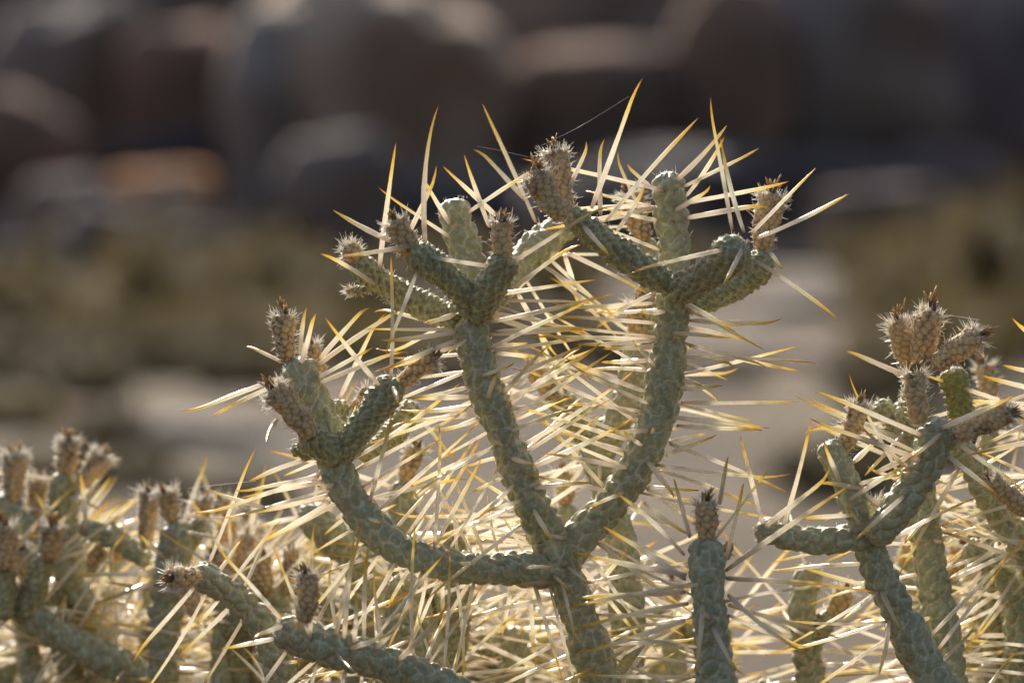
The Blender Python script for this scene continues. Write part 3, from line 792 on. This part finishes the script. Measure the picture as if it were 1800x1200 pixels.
# ------------------------------------------------------------------ spider silk
M_SILK = spine_mat('spider_silk', [(0, (0.8, 0.8, 0.8)), (1, (0.85, 0.85, 0.85))], .3, .15)
def silk(pts, label, r=0.16):
    W = np.array([P(*p) for p in pts]); res, s = catmull(W, 0)
    T, Aa, Bb = frames(res, -FWD); th = np.linspace(0, 2 * math.pi, 4, endpoint=False)
    rad = Aa[:, None] * np.cos(th)[None, :, None] + Bb[:, None] * np.sin(th)[None, :, None]
    pos = res[:, None] + rad * r * U
    idx = np.arange(len(res) * 4).reshape(-1, 4)
    q = np.stack([idx[:-1], np.roll(idx[:-1], -1, 1), np.roll(idx[1:], -1, 1), idx[1:]], -1).reshape(-1, 4)
    mb = MB(); mb.add(pos.reshape(-1, 3), q, None, np.tile([.5, .5, 0, 1], (pos.shape[0] * 4, 1)))
    tag(mb.build('spider_thread', M_SILK, None, W[0]), label, 'spider silk', 'threads of spider silk between the spines')
silk([(838, 257, -6), (880, 265, -8), (945, 280, -14)], 'spider thread from an amber spine tip to the paired fruits', .11)
silk([(940, 262, -12), (1020, 222, -4), (1105, 170, -2)], 'spider thread slanting up from the paired fruits to the tallest spine', .09)
silk([(1630, 558, 4), (1670, 555, 2), (1722, 562, 2)], 'spider thread between two hairy fruits of the right cluster', .35)
silk([(330, 858, 40), (400, 850, 20), (450, 845, -4)], 'spider thread reaching left from the lower left spines', .3)

# ------------------------------------------------------------------ ground
def gz(x, y):
    """height of the land"""
    h = 0.05 * math.sin(x * .31 + y * .17) * min(1, y / 12) + 0.04 * math.sin(x * .11 - y * .23)
    if y > 66:
        k = min(1, (y - 66) / 18)
        h += k * 17 + max(0, y - 84) * .03
        h += 2.4 * mnoise.noise(Vector((x * .12, y * .12, 3))) * k + 1.0 * mnoise.noise(Vector((x * .4, y * .4, 7))) * k
    return h
def sheet(name, x0, x1, nx, ys, m, kind='structure'):
    xs = np.linspace(x0, x1, nx)
    V = [(x, y, gz(x, y)) for y in ys for x in xs]
    idx = np.arange(len(V)).reshape(len(ys), nx)
    q = np.stack([idx[:-1, :-1], idx[:-1, 1:], idx[1:, 1:], idx[1:, :-1]], -1).reshape(-1, 4)
    mb = MB(); mb.add(V, q); return tag(mb.build(name, m), kind=kind)
def sand_mat():
    m, n, out = mat('desert_sand')
    big = noise(n, 0.30, 3, .5, .5); v = noise(n, 0.8, 5, .6); f = noise(n, 30, 5, .7)
    col = mixc(n, ramp(n, big, [(.38, (0, 0, 0)), (.6, (1, 1, 1))]), (0.030, 0.021, 0.012), (0.092, 0.067, 0.041))
    col = mixc(n, ramp(n, v, [(.5, (0, 0, 0)), (.66, (.7, .7, .7))]), col, (0.038, 0.030, 0.022))
    p = N(n, 'ShaderNodeBsdfPrincipled'); n.links.new(col, p.inputs['Base Color']); p.inputs['Roughness'].default_value = .95
    p.inputs['Specular IOR Level'].default_value = .15
    n.links.new(bump(n, f, .5, .03), p.inputs['Normal']); n.links.new(p.outputs[0], out.inputs[0]); return m
ys = np.concatenate([np.linspace(-60, 8, 24), np.linspace(9, 52, 60)])
sheet('ground', -140, 140, 90, list(ys), sand_mat())
sheet('hillside', -140, 140, 240, list(np.concatenate([np.linspace(52, 65, 8), np.linspace(66, 86, 50), np.linspace(88, 130, 20), np.linspace(140, 400, 12)])), R_HILL)

# ------------------------------------------------------------------ boulders
def G_(x, y, d):
    return C0 + d * (FWD + (x - 900) * U * RT + (600 - y) * U * UP)
def boulder(cx, cy_, wpx, hpx, d, m, label, seed, sq=2.6, depth=1.0, tilt=0):
    c = G_(cx, cy_, d); a = wpx * U * d / 2; b = hpx * U * d / 2; dep = (a + b) * .5 * depth
    n1, n2 = 44, 64
    ph = np.linspace(-math.pi / 2, math.pi / 2, n1); th = np.linspace(0, 2 * math.pi, n2, endpoint=False)
    e = 2 / sq
    sp = lambda v: np.sign(v) * np.abs(v) ** e
    V = []
    for p in ph:
        for t in th:
            v = np.array([sp(math.cos(p)) * sp(math.cos(t)), sp(math.cos(p)) * sp(math.sin(t)), sp(math.sin(p))])
            k = 1 + .20 * mnoise.noise(Vector(v * 1.1 + seed * 3.7)) + .07 * mnoise.noise(Vector(v * 3.1 + seed)) + .03 * mnoise.noise(Vector(v * 8 + seed))
            v = v * k * np.array([a, dep, b])
            ct, st = math.cos(tilt), math.sin(tilt)
            V.append((v[0] * ct - v[2] * st, v[1], v[0] * st + v[2] * ct))
    idx = np.arange(n1 * n2).reshape(n1, n2)
    q = np.stack([idx[:-1], np.roll(idx[:-1], -1, 1), np.roll(idx[1:], -1, 1), idx[1:]], -1).reshape(-1, 4)
    mb = MB(); mb.add(V, q); o = mb.build('boulder', m); o.location = c
    return tag(o, label, 'boulder', 'boulders piled up the hillside')
BL = [
    (635, 205, 500, 500, 60, R_TAN, 'huge rounded tan boulder with a sunlit left shoulder, left of centre', 2.7, .9, 0),
    (860, 100, 420, 330, 66, R_BROWN, 'great brown boulder behind the huge tan one', 2.6, .9, 0),
    (600, 360, 215, 240, 55.6, R_GREY, 'upright grey boulder at the foot of the huge rounded one', 3.0, .9, 0),
    (800, 235, 190, 150, 60, R_GREY, 'small grey boulder wedged above the forked cactus top', 2.3, .9, .2),
    (1050, 210, 460, 270, 61.5, R_BROWN, 'broad brown boulder behind the paired fruits', 2.7, .9, .06),
    (1040, 40, 600, 280, 64.5, R_GREY, 'long grey boulder on top of the broad brown one', 2.8, .9, .12),
    (1480, 120, 420, 330, 62, R_GREY, 'large grey boulder in the upper right', 2.8, .9, 0),
    (1285, 130, 210, 330, 60.5, R_BROWN, 'brown upright boulder against the large grey one', 2.6, .9, 0),
    (1320, 325, 560, 120, 58.6, R_SLATE, 'long low slate coloured rock slab behind the right arm', 2.6, .8, -.06),
    (1730, 160, 330, 460, 66, R_DARK, 'dark shaded boulder in the top right corner', 2.6, .9, 0),
    (1650, 330, 220, 150, 60, R_DARK, 'dark low boulder below the top right one', 2.4, .9, 0),
    (150, 170, 300, 330, 62, R_GREY, 'grey slab boulder in the upper left', 3.2, .9, .05),
    (310, 165, 200, 240, 60, R_BROWN, 'square brown block beside the grey slab', 4.0, .9, 0),
    (40, 20, 260, 140, 66, R_DARK, 'dark rock put in for the shaded recess in the top left corner', 2.5, .9, 0),  # its dark colour stands in for the shade of a recess
    (330, 10, 340, 150, 68, R_GREY, 'flat grey boulder above the square brown block', 2.6, .9, 0),
    (30, 260, 220, 190, 58, R_BROWN, 'rusty brown boulder at the left edge', 2.4, .9, -.3),
    (120, 370, 190, 130, 55, R_PALE, 'pale round boulder low at the left', 2.3, .9, .15),
    (180, 440, 180, 160, 53, R_DARK, 'dark boulder in front of the pale round one', 2.3, .9, 0),
    (285, 350, 185, 105, 56, R_ORANGE, 'flat orange boulder, the brightest coloured in the pile', 3.2, .9, .03),
    (300, 270, 190, 70, 59, R_SLATE, 'bluish dark rock standing in for the shaded recess above the orange boulder', 2.5, .9, 0),  # dark rock added where the gap is only shaded
    (350, 430, 150, 70, 52.5, R_SLATE, 'small slate rock under the orange boulder', 2.4, .9, 0),
    (455, 250, 150, 470, 59, R_PALE, 'narrow pale rock standing in for the lit left edge of the huge one', 2.6, .9, 0),  # pale colour imitates light on the huge boulder's left side
    (800, 400, 320, 200, 56, R_SLATE, 'low slate boulder behind the forked cactus heads', 2.6, .9, 0),
    (1060, 380, 300, 150, 55, R_DARK, 'dark low boulder behind the right arm of the cactus', 2.6, .9, 0),
    (1560, 380, 260, 110, 54, R_DARK, 'purplish dark boulder behind the olive bushes at right', 2.6, .9, 0),
    (60, 470, 170, 90, 50, R_SLATE, 'low slate stone at the left edge above the bushes', 2.4, .9, 0),
    (900, -60, 900, 220, 78, R_BROWN, 'very long brown boulder high on the hill', 2.8, .9, 0),
    (100, -90, 600, 200, 78, R_DARK, 'dark boulder high on the hill at left', 2.8, .9, 0),
    (1600, -60, 700, 220, 78, R_DARK, 'dark boulder high on the hill at right', 2.8, .9, 0),
]
for i, (cx, c_y, bw, bh, d, m, lab, sq, dp, tl) in enumerate(BL):
    boulder(cx, c_y, bw, bh, d, m, lab, i + 1.37, sq, dp, tl)

# stones on the flat, and pale mounds added for bright sand patches
ST = [(1440, 520, 240, 60, 36, R_PALE, 'flat pale mound added for the bright sand beyond the right arm, upper one'), (1330, 610, 300, 60, 28, R_PALE, 'flat pale mound added for the bright sand beyond the right arm, lower one'),  # both are added shapes imitating bright sand, not real stones
      (1260, 690, 150, 50, 24, R_DARK, 'dark flat stone below the pale sand mounds'), (350, 800, 230, 80, 18, R_PALE, 'pale mound added for the bright sand patch left of the cactus'),  # the pale one is an added shape imitating bright sand
      (700, 720, 200, 50, 22, R_GREY, 'grey stone behind the left arm')]
ST += [(1480, 590, 260, 50, 29, R_BROWN, 'brown flat stone right of the pale sand mounds'), (560, 740, 240, 40, 21, R_BROWN, 'brown stone low behind the left arm'), (90, 730, 260, 40, 20, R_BROWN, 'brown stone beyond the blurred clump'), (880, 640, 200, 40, 26, R_DARK, 'dark stone between the two tall arms')]
for i, (cx, c_y, bw, bh, d, m, lab) in enumerate(ST):
    c = G_(cx, c_y, d); o = boulder(cx, c_y, bw, bh, d, m, lab, 40 + i * 1.7, 2.3, 1.2, 0)
    o.location.z = gz(c[0], c[1]) + bh * U * d * .1
    o.name = 'stone'; o['category'] = 'stone'; o['group'] = 'stones lying on the desert floor'

# ------------------------------------------------------------------ shrubs
def leaf_mat(name, a, b):
    m, n, out = mat(name)
    v = noise(n, 4, 3); c = mixc(n, v, a, b)
    d = N(n, 'ShaderNodeBsdfPrincipled'); n.links.new(c, d.inputs['Base Color']); d.inputs['Roughness'].default_value = .6
    t = N(n, 'ShaderNodeBsdfTranslucent'); n.links.new(c, t.inputs['Color'])
    x = N(n, 'ShaderNodeMixShader'); x.inputs[0].default_value = .3
    n.links.new(d.outputs[0], x.inputs[1]); n.links.new(t.outputs[0], x.inputs[2]); n.links.new(x.outputs[0], out.inputs[0]); return m
L_OLIVE = leaf_mat('olive_leaf', (0.108, 0.081, 0.025), (0.159, 0.119, 0.040))
L_DARK = leaf_mat('dark_leaf', (0.078, 0.061, 0.030), (0.120, 0.094, 0.046))
M_TWIG = rock_mat('shrub_twig', (0.12, 0.09, 0.06), (0.16, 0.12, 0.08), (0.08, 0.06, 0.04), 20)
def shrub(px, d, wpx, hpx, m, label):
    wpx *= 1.15
    c = G_(px, 600, d); x0, y0 = c[0], c[1]; z0 = gz(x0, y0)
    W = wpx * U * d / 2; Hh = hpx * U * d
    e = bpy.data.objects.new('desert_shrub', None); scene.collection.objects.link(e); e.location = (x0, y0, z0)
    tag(e, label, 'shrub', 'desert shrubs on the flat below the boulders')
    tips = []; tw = MB()
    nb = 46
    b0 = np.zeros((nb, 3)); b0[:, 0] = rng.normal(0, W * .12, nb); b0[:, 1] = rng.normal(0, W * .12, nb); b0[:, 2] = -.02
    an = rng.uniform(0, 6.28, nb); rr = np.sqrt(rng.random(nb)) * W; hh = Hh * (0.5 + .5 * rng.random(nb)) * np.sqrt(np.clip(1 - (rr / W) ** 2 * .75, 0, 1))
    t0 = np.stack([np.cos(an) * rr, np.sin(an) * rr, hh], 1)
    cone_batch(b0, t0, np.full(nb, .009 + Hh * .006), tw, 0, 4)
    tw.build('branches', M_TWIG, e)
    nl = 4600
    k = rng.integers(0, nb, nl); f = rng.uniform(.06, 1.05, nl)[:, None]
    pc = b0[k] * (1 - f) + t0[k] * f + rng.normal(0, W * .085, (nl, 3)) * np.array([1, 1, .8])
    pc[:, 2] = np.clip(pc[:, 2], .02, None)
    a = rng.normal(0, 1, (nl, 3)); a /= np.linalg.norm(a, axis=1)[:, None]
    b = np.cross(a, rng.normal(0, 1, (nl, 3))); b /= np.linalg.norm(b, axis=1)[:, None]
    s1 = rng.uniform(.02, .045, nl)[:, None] * (.6 + Hh * .5); s2 = s1 * .4
    V = np.stack([pc - a * s1, pc + b * s2, pc + a * s1, pc - b * s2], 1).reshape(-1, 3)
    q = np.arange(nl * 4).reshape(-1, 4)
    fm = MB(); fm.add(V, q); fm.build('foliage', m, e, smooth=False)
SH = [(60, 33, 300, 190, L_OLIVE, 'rounded olive bush at the left edge'), (270, 37, 320, 190, L_OLIVE, 'broad olive bush under the orange boulder'),
      (470, 40, 260, 150, L_OLIVE, 'olive bush below the huge rounded boulder'), (160, 27, 260, 80, L_DARK, 'low dark bush in front of the left olive ones'),
      (340, 25.5, 200, 90, L_DARK, 'dark low bush nearest the bright sand patch'), (640, 36, 280, 140, L_DARK, 'dark bush behind the forked heads of the cactus'),
      (800, 44, 260, 110, L_OLIVE, 'olive bush behind the middle arm'), (990, 40, 260, 120, L_OLIVE, 'olive bush between the two tall arms'),
      (1100, 26, 180, 100, L_DARK, 'dark bush behind the right arm'), (1520, 46, 200, 110, L_OLIVE, 'small olive bush left of the big right one'),
      (1690, 38, 300, 210, L_OLIVE, 'big olive bush at the right edge'), (1640, 24, 320, 190, L_OLIVE, 'broad bush behind the hairy fruit cluster'),
      (1790, 30, 240, 320, L_OLIVE, 'tall olive bush cut by the right edge'), (1230, 42, 220, 90, L_OLIVE, 'low olive bush under the slate slab'),
      (150, 15.5, 300, 80, L_DARK, 'nearest dark bush, behind the blurred clump'),
      (430, 14.6, 240, 60, L_DARK, 'small dark bush left of the left arm'), (1470, 15.5, 260, 110, L_DARK, 'dark bush behind the right group stems')]
SH += [(560, 29, 260, 130, L_OLIVE, 'olive bush just left of the small fruit bud'), (400, 31, 280, 130, L_OLIVE, 'olive bush left of the upper left arm'), (80, 24.5, 240, 90, L_DARK, 'dark bush low at the left edge'),
       (210, 30, 260, 120, L_OLIVE, 'olive bush between the left edge bush and the broad one'), (1010, 27.5, 240, 120, L_DARK, 'dark bush between the arms, nearer one'), (860, 31, 240, 110, L_DARK, 'dark bush behind the crossed spines'),
       (1600, 33, 260, 160, L_OLIVE, 'olive bush just left of the hairy fruit cluster'), (1740, 27, 260, 170, L_OLIVE, 'olive bush behind the lone blurred fruit'), (1270, 25, 150, 60, L_DARK, 'small dark bush right of the right arm'),
       (1650, 17.5, 300, 120, L_DARK, 'dark bush behind the second right stem')]
SH += [(40, 24, 260, 130, L_DARK, 'dark bush added as shadow at the left edge, lowest of the bushes there'), (250, 25, 260, 120, L_DARK, 'dark bush added as shadow above the bright sand patch'), (500, 26, 220, 90, L_DARK, 'dark bush added as shadow left of the small hairy side fruit'), (1560, 21, 260, 150, L_DARK, 'dark bush left of the hairy fruit cluster, nearer one')]  # first three are dark leaves added to imitate shadow under the bushes
SH += [(130, 22, 240, 80, L_DARK, 'low dark bush just above the blurred clump, left one'), (20, 19, 200, 60, L_OLIVE, 'low olive bush at the left edge by the blurred clump'), (420, 23.5, 220, 90, L_DARK, 'low dark bush level with the lowest left fruit'), (190, 18, 160, 60, L_DARK, 'small dark bush left of the bright sand patch'),
       (640, 27, 240, 110, L_OLIVE, 'olive bush below the small hairy bud'), (760, 24, 200, 80, L_DARK, 'dark bush behind the left side of the middle arm')]
for s_ in SH: shrub(*s_)

# ---- the same rocks and brush go on to both sides of the view
rk = MB(); fo = MB()
rs = np.random.default_rng(21)
n1, n2 = 14, 20
ph = np.linspace(-math.pi / 2, math.pi / 2, n1); th = np.linspace(0, 2 * math.pi, n2, endpoint=False)
base_q = np.arange(n1 * n2).reshape(n1, n2)
base_q = np.stack([base_q[:-1], np.roll(base_q[:-1], -1, 1), np.roll(base_q[1:], -1, 1), base_q[1:]], -1).reshape(-1, 4)
for i in range(190):
    y = rs.uniform(54, 72); x = rs.uniform(y * .14 + 2.5, 46) * rs.choice([-1, 1])
    sz = rs.uniform(.7, 2.4); zc = gz(x, y) + sz * .2 + max(0, y - 60) * rs.uniform(0, .5)
    k = np.array([[1 + .25 * mnoise.noise(Vector((math.cos(p) * math.cos(t) * 1.2 + i, math.cos(p) * math.sin(t) * 1.2, math.sin(p) * 1.2))) for t in th] for p in ph])
    X = np.sign(np.cos(ph))[:, None] * np.abs(np.cos(ph))[:, None] ** .75 * np.sign(np.cos(th)) * np.abs(np.cos(th)) ** .75
    Y = np.abs(np.cos(ph))[:, None] ** .75 * np.sign(np.sin(th)) * np.abs(np.sin(th)) ** .75
    Z = np.repeat((np.sign(np.sin(ph)) * np.abs(np.sin(ph)) ** .75)[:, None], n2, 1)
    V = np.stack([X * sz * rs.uniform(.9, 1.5) * k + x, Y * sz * k + y, Z * sz * rs.uniform(.6, 1.1) * k + zc], -1).reshape(-1, 3)
    rk.add(V, base_q, m=int(rs.integers(0, 4)))
tag(rk.build('rubble', [R_GREY, R_BROWN, R_DARK, R_TAN]), kind='stuff')
for i in range(110):
    y = rs.uniform(16, 50); x = rs.uniform(y * .14 + 1.6, 30) * rs.choice([-1, 1]); z0 = gz(x, y)
    Wd = rs.uniform(.35, .95); Hh = rs.uniform(.35, 1.0); nl = 420
    d = rs.normal(0, 1, (nl, 3)); d /= np.linalg.norm(d, axis=1)[:, None]; d[:, 2] = np.abs(d[:, 2])
    pc = d * (rs.random(nl) ** .4)[:, None] * np.array([Wd, Wd, Hh]) + np.array([x, y, z0])
    a = rs.normal(0, 1, (nl, 3)); a /= np.linalg.norm(a, axis=1)[:, None]
    b = np.cross(a, rs.normal(0, 1, (nl, 3))); b /= np.linalg.norm(b, axis=1)[:, None]
    V = np.stack([pc - a * .06, pc + b * .025, pc + a * .06, pc - b * .025], 1).reshape(-1, 3)
    fo.add(V, np.arange(nl * 4).reshape(-1, 4), m=int(rs.integers(0, 2)))
tag(fo.build('undergrowth', [L_OLIVE, L_DARK], smooth=False), kind='stuff')
